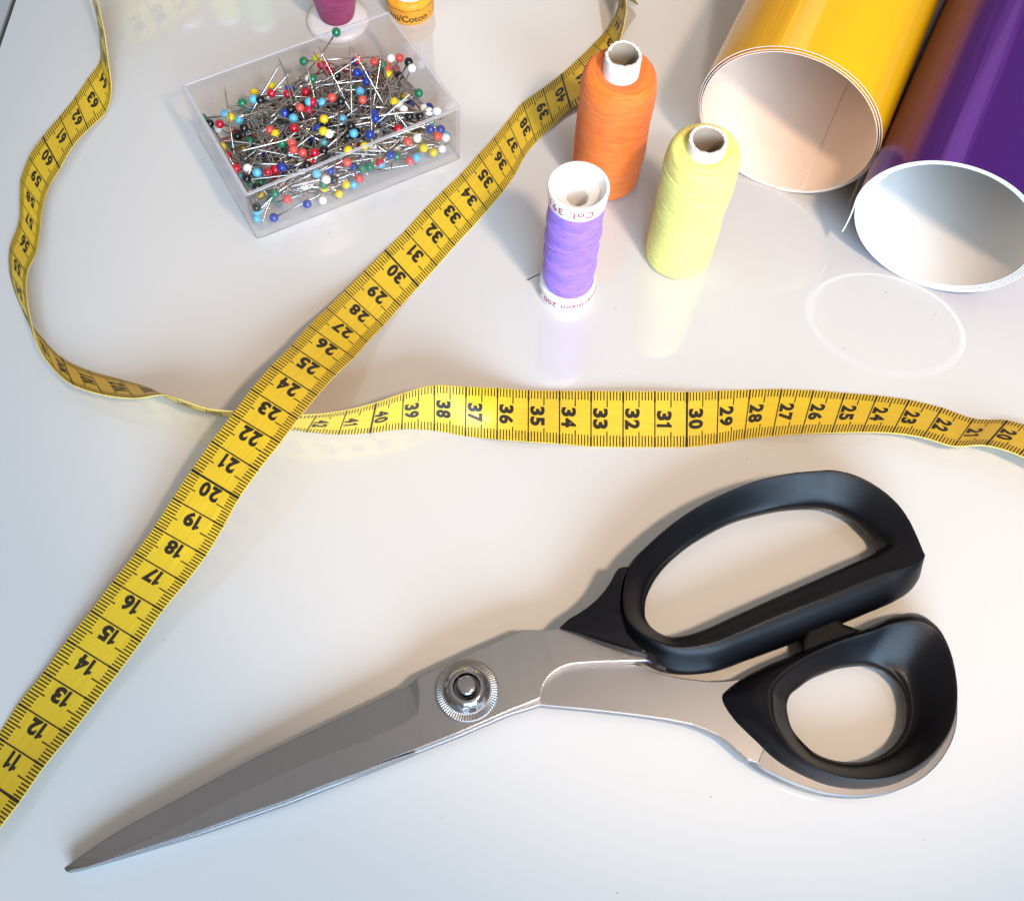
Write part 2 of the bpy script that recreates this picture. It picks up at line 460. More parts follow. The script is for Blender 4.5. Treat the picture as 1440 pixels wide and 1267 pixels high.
# cap of the hollow, between its last edge and the rounded end
Fc.append((iU[-1], iK[-1], iF[0], iF[1], iF[2])); Fc.append((iU[-1], iF[2], iF[3], iF[4])); Fc.append((iU[-1], iF[4], iF[5]))
outer = iU + [iF[5]] + iT + iH + iS + iL
flat = iK[:] + iF + iT + iH + iS + iL
Fc.append(tuple(flat))
Fc.append((iU[0], iL[-1], iK[0]))
TH = 0.30
base = len(V)
V2 = [V[i] + Vector((0, 0, -TH - (0 if i not in iU else -0.11))) for i in outer]
V.extend(V2)
no = len(outer)
for k in range(no):
    a, b = outer[k], outer[(k + 1) % no]
    Fc.append((a, b, base + (k + 1) % no, base + k))
Fc.append(tuple(range(base, base + no)))
ub = mesh('upper_blade', V, Fc, M_blade, parent=scis, smooth=True, origin=(sc_o.x, sc_o.y, 0))
fix_normals(ub)
bm = bmesh.new(); bm.from_mesh(ub.data)
fl = [f for f in bm.faces if len(f.verts) > 12]
for e_ in bm.edges: e_.smooth = e_.calc_face_angle(0) < R(4) if len(e_.link_faces) == 2 else False
top_e = [e_ for e_ in bm.edges if len(e_.link_faces) == 2 and e_.calc_face_angle(0) > R(50) and (e_.verts[0].co.z + e_.verts[1].co.z) / 2 / 0.01 > 0.30]
low = []
for e_ in top_e:
    zs = max(f.calc_center_median().z for f in e_.link_faces); 
    if all(v.co.z >= min(zs, v.co.z) for v in e_.verts): low.append(e_)
top_e = [e_ for e_ in top_e if any(f.normal.z > 0.9 for f in e_.link_faces)]
bmesh.ops.bevel(bm, geom=top_e, offset=0.00035, segments=2, affect='EDGES', profile=0.6)
bmesh.ops.triangulate(bm, faces=[f for f in bm.faces if len(f.verts) > 4])
for f in bm.faces: f.smooth = False
bm.to_mesh(ub.data); bm.free()

def prism(name, top, th, mt, parent, bev=0.03, origin=None, smooth=False):
    n = len(top)
    V = list(top) + [p - Vector((0, 0, th)) for p in top]
    Fc = [tuple(range(n)), tuple(range(n, 2 * n))[::-1]] + [((i + 1) % n, i, n + i, n + (i + 1) % n) for i in range(n)]
    o = mesh(name, V, Fc, mt, parent=parent, smooth=False, origin=origin)
    fix_normals(o)
    bm = bmesh.new(); bm.from_mesh(o.data)
    if bev:
        es = [e_ for e_ in bm.edges if any(f.normal.z > 0.9 for f in e_.link_faces) and e_.calc_face_angle(0) > R(50)]
        bmesh.ops.bevel(bm, geom=es, offset=bev * 0.01, segments=3, affect='EDGES', profile=0.5)
    bmesh.ops.triangulate(bm, faces=[f for f in bm.faces if len(f.verts) > 4])
    for f in bm.faces: f.smooth = smooth and abs(f.normal.z) < 0.98
    bm.to_mesh(o.data); bm.free()
    return o
# lower plate: blade hidden below, shank to the lower loop and steel round the loop
DZ = -0.31
lo = outline([(1040, 190 + 10)], '6', DZ)
lower = outline([(90, 706), (300, 560), (600, 400), (900, 250), (1200, 110)], '6', DZ)
lower += outline([(250, 450), (500, 330), (720, 260), (900, 280)], '5', DZ)
lower += outline([(240, 640), (380, 690), (450, 705), (540, 715), (600, 712), (680, 700), (740, 800), (720, 900)], '4', DZ)
lower += outline([(690, 975), (655, 963), (620, 932), (590, 905), (560, 885), (520, 867), (480, 852), (400, 836), (300, 822), (200, 810), (100, 800), (40, 795), (0, 790)], '4', DZ)
lower += outline([(640, 606), (400, 708), (200, 785), (0, 858)], '5', DZ)
lower += outline([(1300, 297), (1100, 376), (850, 472), (560, 572), (400, 622), (250, 668), (110, 708)], '6', DZ)
lb = prism('lower_blade', lower, 0.30, M_blade, scis, bev=0.03, origin=(sc_o.x, sc_o.y, 0))

# rings of the handles: stations across the loop (silhouette, hole, ridge position)
def ring(name, st, mt, zoff=0.0, n_sub=5, extra=None, zb=0.18, zr=1.45, parent=scis):
    S = [c4(s[0], 0.75 + zoff) for s in st]; I = [c4(s[1], 0.75 + zoff) for s in st]
    Rr = [s[2] for s in st]; ZI = [s[3] if len(s) > 3 else 0.95 for s in st]
    k = len(st)
    Ss = cr_closed(S, n_sub); Is = cr_closed(I, n_sub)
    Rs = cr_closed([Vector((r, z, 0)) for r, z in zip(Rr, ZI)], n_sub)
    V = []; Fc = []; prof_n = None
    for s, i_, rz in zip(Ss, Is, Rs):
        r, zi = rz.x, rz.y
        ctl = [(0.5, zb), (0.14, zb + 0.02), (0.02, zb + 0.24), (0.0, 0.75), (r * 0.55, lerp(0.75, zr, 0.74)), (r * 0.90, zr - 0.02), (r * 1.04 + 0.02, zr),
               (r + (1 - r) * 0.36, zr - (zr - zi) * 0.40), (r + (1 - r) * 0.80, zi), (0.97, 0.68), (0.98, 0.42), (0.84, zb + 0.02)]
        P = cr_closed([Vector((a, b, 0)) for a, b in ctl], 3)
        prof_n = len(P)
        for q in P:
            p = s.lerp(i_, q.x); V.append(Vector((p.x, p.y, q.y + zoff)))
    ns_ = len(Ss)
    for a in range(ns_):
        for b in range(prof_n):
            a2 = (a + 1) % ns_; b2 = (b + 1) % prof_n
            Fc.append((a * prof_n + b, a2 * prof_n + b, a2 * prof_n + b2, a * prof_n + b2))
    o = mesh(name, V, Fc, mt, parent=parent, smooth=True, origin=(sc_o.x, sc_o.y, 0))
    fix_normals(o)
    return o
up_st = [((243, 500), (334, 500), .12, 0.75), ((246, 430), (338, 450), .12, .7), ((268, 362), (362, 395), .12, .7), ((326, 302), (400, 345), .12, .7),
         ((398, 238), (455, 295), .14, .75), ((480, 181), (520, 252), .15, .8), ((568, 136), (605, 208), .16, .8), ((664, 97), (690, 182), .18, .8),
         ((770, 71), (780, 165), .2, .85), ((850, 61), (860, 160), .22, .9), ((910, 58), (910, 163), .22, .9), ((980, 74), (960, 178), .22, .9),
         ((1050, 112), (1005, 204), .2, .9), ((1112, 166), (1045, 242), .18, .95), ((1156, 235), (1066, 268), .15, 1.0), ((1197, 335), (1072, 287), .12, 1.15),
         ((1202, 352), (1070, 293), .12, 1.2), ((1199, 388), (1055, 304), .25, 1.2), ((1168, 428), (1030, 318), .38, 1.2), ((1110, 462), (990, 335), .46, 1.2), ((1020, 500), (900, 375), .48, 1.2),
         ((890, 554), (800, 420), .5, 1.2), ((760, 604), (700, 465), .52, 1.2), ((650, 644), (600, 510), .5, 1.2), ((560, 676), (520, 548), .5, 1.2),
         ((470, 686), (450, 571), .5, 1.15), ((395, 672), (400, 570), .45, 1.0), ((320, 625), (360, 545), .3, .85), ((262, 560), (343, 525), .15, .8)]
uh = ring('upper_handle', up_st, M_black, zoff=0.08, zb=0.12)
cheek = [(62, 543), (90, 517), (120, 500), (150, 480), (178, 456), (203, 428), (222, 400), (236, 372), (248, 357), (264, 352), (280, 352), (262, 395), (254, 440), (252, 500), (274, 562), (330, 622), (400, 672), (372, 660), (355, 632), (300, 620), (240, 602), (180, 584), (120, 563), (62, 547)]
top = []
for p in cheek:
    z = lerp(1.12, 1.53, min(1, (p[0] - 62) / 190))
    top.append(c4(p, z))
ck = prism('handle_cheek', top, 0.42, M_black, scis, bev=0.03, origin=(sc_o.x, sc_o.y, 0))
lo_st = [((577, 770), (788, 800), .6, .8), ((600, 735), (790, 775), .55, .8), ((650, 700), (800, 752), .5, .8), ((722, 662), (822, 733), .42, .8), ((800, 630), (860, 705), .35, .85),
         ((880, 598), (900, 687), .3, .85), ((960, 570), (945, 671), .28, .85), ((1040, 543), (995, 663), .28, .85), ((1110, 511), (1040, 662), .28, .85), ((1190, 500), (1090, 678), .25, .8),
         ((1245, 542), (1125, 705), .18, .7), ((1282, 615), (1148, 735), .16, .65), ((1303, 700), (1160, 775), .16, .65), ((1308, 780), (1163, 810), .16, .65), ((1298, 860), (1155, 860), .18, .65),
         ((1265, 930), (1130, 905), .2, .65), ((1205, 993), (1090, 940), .2, .65), ((1120, 1038), (1040, 962), .2, .7), ((1020, 1055), (980, 968), .2, .7), ((920, 1045), (920, 958), .2, .7),
         ((830, 1011), (870, 936), .22, .7), ((750, 964), (835, 905), .28, .75), ((680, 900), (808, 872), .4, .8), ((615, 835), (795, 840), .52, .8)]
lh = ring('lower_handle', lo_st, M_black, zoff=0.0, zb=0.2)
bump_ = [(825, 640), (830, 585), (845, 545), (872, 515), (918, 500), (945, 515), (962, 532), (1010, 549), (1060, 545), (1060, 600), (900, 660)]
bp_ = prism('handle_stop', [c4(p, 0.95) for p in bump_], 0.6, M_black, scis, bev=0.12, origin=(sc_o.x, sc_o.y, 0))
# steel rim that shows below the lower loop
RIM = [(592, 782), (622, 748), (662, 718), (735, 675), (808, 645), (885, 612), (962, 584), (1042, 557), (1110, 525), (1188, 512),
       (1243, 550), (1288, 615), (1312, 700), (1320, 785), (1314, 880), (1275, 965), (1205, 1035), (1105, 1078), (1010, 1091), (900, 1085),
       (810, 1056), (735, 1018), (668, 972), (600, 892)]
rim_st = [((s_[0][0] + (o_[0] - s_[0][0]) * q_, s_[0][1] + (o_[1] - s_[0][1]) * q_), s_[1]) for o_, s_, q_ in zip(RIM, lo_st, [1.0] * 10 + [0.72] * 10 + [0.8, 0.92, 1, 1])]
S = cr_closed([c4(s, 0.6) for s, i_ in rim_st], 5); I = cr_closed([c4(i_, 0.6) for s, i_ in rim_st], 5)
V = []; Fc = []
for s, i_ in zip(S, I):
    m1 = s.lerp(i_, 0.7); e2 = s.lerp(i_, 0.03)
    V += [Vector((s.x, s.y, 0.30)), Vector((s.x, s.y, 0.66)), Vector((e2.x, e2.y, 0.69)), Vector((m1.x, m1.y, 0.69)), Vector((m1.x, m1.y, 0.30))]
for a in range(len(S)):
    b = (a + 1) % len(S)
    for k in range(5):
        k2 = (k + 1) % 5
        Fc.append((a * 5 + k, b * 5 + k, b * 5 + k2, a * 5 + k2))
rm = mesh('loop_tang', V, Fc, M_rim_steel, parent=scis, smooth=False, origin=(sc_o.x, sc_o.y, 0))
fix_normals(rm)

# pivot: ribbed washer, domed hexagon nut, stud
pc = at(656.7, 970.5, 1.0)
def place(name, V, Fc, mt, smooth=True, ang=35):
    o = mesh(name, [(v[0] + pc.x, v[1] + pc.y, v[2]) for v in V], Fc, mt, parent=scis, smooth=smooth, origin=(sc_o.x, sc_o.y, 0))
    fix_normals(o, ang)
    return o
V = []; Fc = []; NW = 144
wr = 0.86
prof = [(wr, 0.985, 0), (wr, 1.03, 0), (wr - .03, 1.045, 1), (wr * 0.80, 1.07, 1), (wr * 0.76, 1.09, 0), (0.3, 1.10, 0)]
for (r_, z_, rib_) in prof:
    for i in range(NW):
        a = 2 * math.pi * i / NW
        zz = z_ + (0.015 if rib_ and (i // 1) % 2 == 0 else 0)
        V.append((r_ * math.cos(a), r_ * math.sin(a), zz))
for j in range(len(prof) - 1):
    for i in range(NW):
        Fc.append((j * NW + i, j * NW + (i + 1) % NW, (j + 1) * NW + (i + 1) % NW, (j + 1) * NW + i))
place('washer', V, Fc, M_washer, smooth=False, ang=None)
V, Fc = lathe([(0.64, 1.08), (0.64, 1.20), (0.62, 1.27), (0.55, 1.36), (0.47, 1.44), (0.43, 1.46), (0.375, 1.46), (0.36, 1.44), (0.35, 1.40), (0.35, 1.12)], 64)
# one hexagon flat on each sixth
V = [Vector(v) for v in V]
for v in V:
    a = math.atan2(v.y, v.x); r_ = math.hypot(v.x, v.y)
    k = round((a - 0.9) / (math.pi / 3)); an = 0.9 + k * math.pi / 3
    lim = 0.54
    dproj = r_ * math.cos(a - an)
    if v.z > 1.11 and dproj > lim:
        q = lim / dproj; v.x *= q; v.y *= q
place('nut', V, Fc, M_nut)
V, Fc = lathe([(0.265, 1.15), (0.265, 1.62), (0.25, 1.67), (0.225, 1.71), (0.20, 1.72), (0.0, 1.72)], 48)
place('stud', V, Fc, M_nut)

# ------------------------------------------------------------------ sewing thread
def thread_mat(name, color):
    mt = material(name, color, rough=0.55, sheen=0.25, sss=0.0)
    nt = mt.node_tree; N = nt.nodes; L = nt.links; b = N['Principled BSDF']
    t = N.new('ShaderNodeTexCoord'); mp = N.new('ShaderNodeMapping'); mp.inputs['Scale'].default_value = (90, 90, 1100)
    L.new(t.outputs['Object'], mp.inputs[0])
    n = N.new('ShaderNodeTexNoise'); n.inputs['Scale'].default_value = 1.5; n.inputs['Detail'].default_value = 6; n.inputs['Roughness'].default_value = 0.7
    L.new(mp.outputs[0], n.inputs['Vector'])
    mx = N.new('ShaderNodeMix'); mx.data_type = 'RGBA'
    mx.inputs[6].default_value = (*[c * 0.78 for c in color], 1)
    mx.inputs[7].default_value = (*[min(1, c * 1.3 + 0.01) for c in color], 1)
    mr = N.new('ShaderNodeMapRange'); mr.inputs[1].default_value = 0.36; mr.inputs[2].default_value = 0.62
    L.new(n.outputs['Fac'], mr.inputs[0]); L.new(mr.outputs[0], mx.inputs[0]); L.new(mx.outputs[2], b.inputs['Base Color'])
    bp = N.new('ShaderNodeBump'); bp.inputs['Strength'].default_value = 0.7; bp.inputs['Distance'].default_value = 0.0006
    L.new(n.outputs['Fac'], bp.inputs['Height']); L.new(bp.outputs[0], b.inputs['Normal'])
    return mt

def wound(prof, pitch=0.042, nth=112, seed=0, ledge=0.02, step=0.62, tilt=0.20, z_lo=0.2, z_hi=9, amp=0.016):
    """lathe of wound thread: fine turns as ridges, crossing bands as slanted ledges"""
    rnd = random.Random(seed)
    pts = []
    # resample profile at a quarter of a turn
    P = [Vector((p[0], p[1], 0)) for p in prof]
    for a, b in zip(P[:-1], P[1:]):
        n = max(1, int((b - a).length / (pitch / 4)))
        for k in range(n): pts.append((a.lerp(b, k / n), (b - a).normalized()))
    pts.append((P[-1], (P[-1] - P[-2]).normalized()))
    ph = [rnd.uniform(0, 6.28) for _ in range(8)]
    tl = [rnd.uniform(-1, 1) * tilt for _ in range(40)]
    V = []; Fc = []; arc = 0; prev = pts[0][0]
    for p, t in pts:
        arc += (p - prev).length; prev = p
        nx, nz = t.y, -t.x
        for i in range(nth):
            a = 2 * math.pi * i / nth
            band = arc / step
            w = band + tilt / step * math.sin(a + ph[0] + 0.9 * math.sin(band * 1.3)) + 0.25 * math.sin(2 * band + ph[1])
            bi = math.floor(w); fr = w - bi
            k = (1 if bi % 2 else -1) * (1 + bi % 3)
            turn = arc / pitch * (1 + 0.12 * (bi % 3)) + k * a / (2 * math.pi) * 3
            d = amp * abs(math.sin(math.pi * turn)) + ledge * (fr if bi % 2 else 1 - fr * 0.8) + ledge * 0.5 * math.sin(3.1 * band + a + ph[2])
            if fr * step < 0.04: d -= 0.05
            r = p.x + nx * d; z = p.y + nz * d
            V.append((r * math.cos(a), r * math.sin(a), z))
    for j in range(len(pts) - 1):
        for i in range(nth):
            Fc.append((j * nth + i, j * nth + (i + 1) % nth, (j + 1) * nth + (i + 1) % nth, (j + 1) * nth + i))
    return V, Fc

def arcprof(pts, n=6):
    return [(v.x, v.y) for v in cr_open([Vector((a, b, 0)) for a, b in pts], n)]

def cyl_text(name, text, size, radius, zc, ang_c, mt, parent, c, flip=False, offset=0.004, bend=0.0, taper=0.0, spacing=1.0):
    vs, fs = glyphs(text, size, offset, spacing)
    V = []
    for x, y in vs:
        y -= size * 0.35
        if flip: x, y = -x, -y
        a = ang_c + x / radius
        rr = radius + 0.004 + taper * y
        V.append((c[0] + rr * math.cos(a), c[1] + rr * math.sin(a), zc + y))
    o = mesh(name, V, fs, mt, parent=parent, smooth=False, origin=(c[0], c[1], 0))
    return o

def part_at(name, V, Fc, mt, root, c, ang=None, smooth=True):
    o = mesh(name, [(v[0] + c[0], v[1] + c[1], v[2]) for v in V], Fc, mt, parent=root, smooth=smooth, origin=(c[0], c[1], 0))
    if ang is not None: fix_normals(o, ang)
    return o

T_orange = thread_mat('orange_thread', (1.0, 0.17, 0.004))
T_yellow = thread_mat('lemon_thread', (1.0, 0.80, 0.20))
T_violet = thread_mat('violet_thread', (0.33, 0.16, 0.70))
T_magenta = thread_mat('magenta_thread', (0.26, 0.008, 0.075))
T_white = thread_mat('white_thread', (0.78, 0.76, 0.74))
VIEW = -math.pi / 2        # angle that faces the camera

def cone_spool(c, label, mt, seed, R0, top, core_h=5.74, rc=0.574, step=0.7, waist=0.0, torn=False, ledge=0.02):
    root = empty('thread_spool', (c[0], c[1], 0), label, 'thread spool', 'thread spools standing on the table')
    prof = arcprof([(rc, 0.10), (R0 * 0.80, 0.06), (R0 * 0.95, 0.16), (R0 * 0.985, 0.5), (R0 * (1 - waist), top * 0.3), (R0 * (1 - waist), top * 0.55), (R0, top * 0.8), (R0 * 0.985, top * 0.9), (R0 * 0.93, top * 0.965), (R0 * 0.82, top * 0.995), (R0 * 0.66, top), (rc, top * 0.985)], 5)
    V, Fc = wound(prof, seed=seed, step=step, ledge=ledge)
    part_at('thread', V, Fc, mt, root, c)
    # card tube with a slightly frayed mouth
    n = 72; rnd = random.Random(seed); V = []; Fc = []; fm = []
    jag = [rnd.uniform(-0.03, 0.015) + (-0.13 * math.exp(-((i - (30 if torn else 55)) / 3.0) ** 2) if torn else 0) for i in range(n)]
    rows = [(rc, 0.0, 0), (rc, core_h - 0.35, 0), (rc, core_h - 0.03, 1), (rc - 0.03, core_h, 1), (rc - 0.10, core_h - 0.01, 1), (rc - 0.13, core_h - 0.05, 1), (rc - 0.135, core_h - 0.5, 0), (rc - 0.135, 0.0, 0)]
    for r_, z_, j_ in rows:
        for i in range(n):
            a = 2 * math.pi * i / n
            rr = r_ + 0.008 * math.sin(3 * a + seed)
            V.append((rr * math.cos(a), rr * math.sin(a), z_ + j_ * jag[i]))
    for j in range(len(rows) - 1):
        for i in range(n):
            Fc.append((j * n + i, j * n + (i + 1) % n, (j + 1) * n + (i + 1) % n, (j + 1) * n + i)); fm.append(0 if j < 4 else 1)
    o = mesh('card_tube', [(v[0] + c[0], v[1] + c[1], v[2]) for v in V], Fc, [M_card, M_card_in], parent=root, fm=fm, origin=(c[0], c[1], 0))
    sharp_by_angle(o, 45)
    return root
cone_spool((2.84, 25.17), 'orange thread spool, the tallest in the picture, behind the violet one', T_orange, 3, 1.20, 5.05, torn=True, step=1.15)
cone_spool((5.34, 21.95), 'lemon yellow thread spool beside the mouth of the orange roll', T_yellow, 8, 1.13, 5.35, waist=0.03, step=0.95)

def plastic_spool(c, label, mt, seed, rt_, rb, h, rbody, zt, zb, band=0.62):
    root = empty('thread_spool', (c[0], c[1], 0), label, 'thread spool', 'thread spools standing on the table')
    # upper collar with dished top
    V, Fc = lathe([(0.5, h - band), (rt_ * 0.93, h - band), (rt_ * 0.965, h - band + 0.03), (rt_, h - 0.06), (rt_ * 0.985, h - 0.015), (rt_ * 0.95, h), (rt_ * 0.90, h - 0.01), (rt_ * 0.86, h - 0.06), (rt_ * 0.80, h - 0.36), (rt_ * 0.74, h - 0.44), (0.36, h - 0.52), (0.33, h - 0.55), (0.315, h - 0.62), (0.31, 0.1)], 96)
    part_at('upper_collar', V, Fc, M_white_plastic, root, c, 40)
    V, Fc = lathe([(0.32, 0.10), (0.33, 1.5), (0.33, h - 0.7)], 32)
    part_at('core', V, Fc, M_card_in, root, c)
    V, Fc = lathe([(0.4, 0.0), (rb * 0.96, 0.0), (rb * 0.99, 0.03), (rb, 0.10), (rb * 0.97, zb - 0.03), (rb * 0.94, zb), (rb * 0.7, zb + 0.02), (0.4, zb + 0.02)], 96)
    part_at('lower_collar', V, Fc, M_white_plastic, root, c, 40)
    prof = arcprof([(0.5, zb - 0.02), (rbody * 0.93, zb + 0.02), (rbody, zb + 0.25), (rbody * 1.02, (zb + zt) / 2), (rbody, zt - 0.2), (rbody * 0.96, zt + 0.02)], 6)
    V, Fc = wound(prof, seed=seed, step=0.44, ledge=0.042, tilt=0.20, pitch=0.045)
    part_at('thread', V, Fc, mt, root, c)
    return root
cv = (1.575, 20.32)
vs_ = plastic_spool(cv, 'small spool of violet thread with white collars and red lettering', T_violet, 5, 0.915, 0.955, 5.385, 0.80, 4.78, 0.62)
cyl_text('lettering', 'Col. 391', 0.40, 0.905, 5.09, VIEW - 0.32, M_redink, vs_, cv, flip=True, offset=0.006, taper=0.03, spacing=1.15)
cyl_text('lettering', 'Gutermann 200 m', 0.34, 0.955, 0.33, VIEW + 0.12, M_redink, vs_, cv, flip=True, offset=0.004, spacing=1.1)
p0 = at(761, 385, 0.5); p1 = at(742, 394, 0.15)
V, Fc = tube([p0, p0.lerp(p1, 0.5) + Vector((0, 0, 0.03)), p1], 0.022, 6)
mesh('thread_tail', V, Fc, material('dark_thread_tail', (0.05, 0.03, 0.05), rough=0.6), parent=vs_)

# magenta spool cut by the top of the picture
cm_ = (-7.45, 32.02)
root = empty('thread_spool', (cm_[0], cm_[1], 0), 'spool of deep magenta thread on a wide white foot behind the pin box', 'thread spool', 'thread spools standing on the table')
V, Fc = lathe([(0.3, 0.0), (1.14, 0.0), (1.18, 0.05), (1.18, 0.12), (1.13, 0.22), (0.95, 0.30), (0.72, 0.36), (0.5, 0.38)], 96)
part_at('foot', V, Fc, M_white_plastic, root, cm_, 50)
prof = arcprof([(0.4, 0.36), (0.58, 0.37), (0.66, 0.5), (0.80, 1.2), (0.95, 2.2), (0.98, 3.2), (0.95, 4.2), (0.75, 4.6), (0.4, 4.65)], 6)
V, Fc = wound(prof, seed=21, step=0.9, ledge=0.012)
part_at('thread', V, Fc, T_magenta, root, cm_)
V, Fc = lathe([(0.42, 4.5), (0.42, 5.3), (0.32, 5.3), (0.3, 4.5)], 48)
part_at('core', V, Fc, M_white_plastic, root, cm_, 40)
for sgn, zz in ((1, 1.75), (-1, 1.9)):
    lp = []
    for k in range(17):
        a = math.pi * k / 16
        ang = (0.05 if sgn > 0 else math.pi - 0.05)
        rr = 0.90 + 0.12 * math.sin(a)
        lp.append((cm_[0] + rr * math.cos(ang), cm_[1] + rr * math.sin(ang) + 0.02, zz - 0.45 + 0.9 * k / 16))
    V, Fc = tube(lp, 0.014, 5)
    mesh('loose_loop', V, Fc, T_magenta, parent=root)

# little spool of white thread with an orange printed band
cw = (-4.75, 32.88)
root = empty('thread_spool', (cw[0], cw[1], 0), 'spool of white thread with an orange printed foot behind the pin box', 'thread spool', 'thread spools standing on the table')
V, Fc = lathe([(0.3, 0.0), (0.86, 0.0), (0.89, 0.04), (0.905, 0.10), (0.905, 0.66), (0.93, 0.72), (0.93, 0.80), (0.90, 0.88), (0.86, 0.92), (0.70, 0.98), (0.4, 0.98)], 96)
V = [Vector(v) for v in V]
for v in V:
    if v.z > 0.6: v.z += 0.02 * math.sin(9 * math.atan2(v.y, v.x))
part_at('lower_collar', V, Fc, M_orange_label, root, cw, 50)
V, Fc = lathe([(0.905, 0.69), (0.935, 0.695), (0.935, 0.715), (0.905, 0.72)], 96)
V = [(v[0] * (1 + 0.0), v[1], v[2] + 0.02 * math.sin(9 * math.atan2(v[1], v[0]) + 1)) for v in V]
part_at('printed_line', V, Fc, material('brown_ink', (0.28, 0.08, 0.005), rough=0.5), root, cw, 50)
prof = arcprof([(0.3, 0.97), (0.66, 0.98), (0.74, 1.1), (0.76, 2.0), (0.76, 3.5), (0.74, 4.3), (0.4, 4.4)], 6)
V, Fc = wound(prof, seed=31, step=0.7, ledge=0.004)
part_at('thread', V, Fc, T_white, root, cw)
V, Fc = lathe([(0.3, 4.38), (0.86, 4.38), (0.9, 4.45), (0.9, 4.95), (0.85, 5.0), (0.3, 5.0)], 64)
part_at('upper_collar', V, Fc, M_orange_label, root, cw, 40)
cyl_text('lettering', 'ani/Coton \u00b7', 0.40, 0.906, 0.32, VIEW + 0.10, M_ink, root, cw, offset=0.008)

# ------------------------------------------------------------------ rolled foils
def roll(label, contact, Rr, az, mats, turns, dr, th0, length, inner_shift, flap=None, thick=0.03, setback=None, gap=0.006, sense=-1):
    ax = Vector((math.cos(az), math.sin(az), 0)); sd = Vector((-math.sin(az), math.cos(az), 0)); zz = Vector((0, 0, 1))
    c0 = Vector((contact[0], contact[1], 0))
    N_ = int(120 * turns)
    path = []
    if flap:
        for k in range(12, 0, -1):
            path.append(('f', k / 12))
    for k in range(N_ + 1): path.append(('s', k / 120))
    pts = []
    for kind, q in path:
        t = 0 if kind == 'f' else q
        r = Rr - (dr + thick) * t
        lift = thick * t * 1.15 + gap
        th = th0 + sense * 2 * math.pi * t
        cz = r + lift
        if kind == 'f':
            b = sd * (r * math.cos(th)) + zz * (cz + r * math.sin(th))
            tg = (sd * math.sin(th) - zz * math.cos(th))
            fl, cv_ = flap
            p = b + tg * (fl * q) + (sd * math.cos(th)) * (cv_ * q * q)
        else:
            p = sd * (r * math.cos(th)) + zz * (cz + r * math.sin(th))
        if inner_shift and kind == 's':
            p = p + sd * inner_shift * t
        pts.append((p, t))
    V = []; Fc = []; fm = []
    n = len(pts)
    LS = [0, 0.02, 0.12] + [length * k / 10 for k in range(1, 11)]
    for i, (p, t) in enumerate(pts):
        a = pts[max(i - 1, 0)][0]; b = pts[min(i + 1, n - 1)][0]
        tg = (b - a).normalized(); nn = ax.cross(tg)
        cen = Vector((0, 0, Rr))
        if i > 14 or not flap:
            pass
        rad = p - Vector((0, 0, Rr))
        if nn.dot(rad) < 0 and not (flap and i < 13): nn = -nn
        if flap and i < 13:
            nn = nn if nn.dot(sd) > 0 else -nn
        sb = setback(t) if setback else 0
        for side in (0.5, -0.5):
            for l in LS:
                V.append(c0 + p + nn * (side * thick) + ax * (l + (sb if l < 0.5 else 0)))
    m_ = len(LS); rowc = 2 * m_
    for i in range(n - 1):
        for k in range(m_ - 1):
            Fc.append((i * rowc + k, i * rowc + k + 1, (i + 1) * rowc + k + 1, (i + 1) * rowc + k)); fm.append(0)
            Fc.append((i * rowc + m_ + k + 1, i * rowc + m_ + k, (i + 1) * rowc + m_ + k, (i + 1) * rowc + m_ + k + 1)); fm.append(1)
        Fc.append((i * rowc, (i + 1) * rowc, (i + 1) * rowc + m_, i * rowc + m_)); fm.append(2)
        Fc.append(((i + 1) * rowc + m_ - 1, i * rowc + m_ - 1, i * rowc + 2 * m_ - 1, (i + 1) * rowc + 2 * m_ - 1)); fm.append(2)
    for i in (0, n - 1):
        for k in range(m_ - 1):
            Fc.append((i * rowc + k, i * rowc + k + 1, i * rowc + m_ + k + 1, i * rowc + m_ + k)); fm.append(2)
    o = mesh('foil_roll', V, Fc, mats, smooth=True, fm=fm, origin=(contact[0], contact[1], 0))
    sharp_by_angle(o, 40)
    tag(o, label, 'foil roll', 'rolls of coloured foil lying side by side')
    return o
roll('roll of glossy orange yellow foil with peach backing lying beside the yellow spool', (8.53, 25.13), 3.10, R(67.8), [M_yellow_paper, M_peach, M_paper_edge],
     3.05, 0.035, R(262), 27, 0.0, thick=0.028, setback=lambda t: 0.02 * math.sin(t * 2.5))
roll('roll of glossy violet foil with white backing at the right edge of the picture', (13.32, 21.26), 2.885, R(66.0), [M_violet_foil, M_white_back, material('white_cut_edge', (0.80, 0.79, 0.79), rough=0.6)],
     4.1, 0.012, R(-6), 30, 0.0, sense=1, flap=(1.5, 0.12), thick=0.045, setback=lambda t: -0.0 + 0.03 * t)

# three more spools just past the top of the picture: only their mirror images show in the gloss of the table
for (px, py, nm, cl, sd_) in ((-15.6, 37.9, 'coral pink', (0.8, 0.16, 0.12), 41), (-13.9, 38.2, 'lemon', (0.85, 0.75, 0.08), 42), (-12.3, 37.9, 'pale green', (0.35, 0.6, 0.25), 43)):
    rt0 = empty('thread_spool', (px, py, 0), nm + ' thread spool standing beyond the far edge of the view', 'thread spool', 'thread spools standing on the table')
    V, Fc = wound(arcprof([(0.3, 0.4), (0.66, 0.45), (0.7, 1.0), (0.7, 5.0), (0.6, 5.3), (0.3, 5.35)], 5), nth=40, pitch=0.12, seed=sd_)
    part_at('thread', V, Fc, thread_mat(nm.replace(' ', '_') + '_thread', cl), rt0, (px, py))
    V, Fc = lathe([(0.2, 0.0), (0.6, 0.0), (0.6, 0.35), (0.3, 0.42), (0.25, 5.4), (0.6, 5.45), (0.6, 5.8), (0.2, 5.9)], 40)
    part_at('core', V, Fc, M_white_plastic, rt0, (px, py), 40)
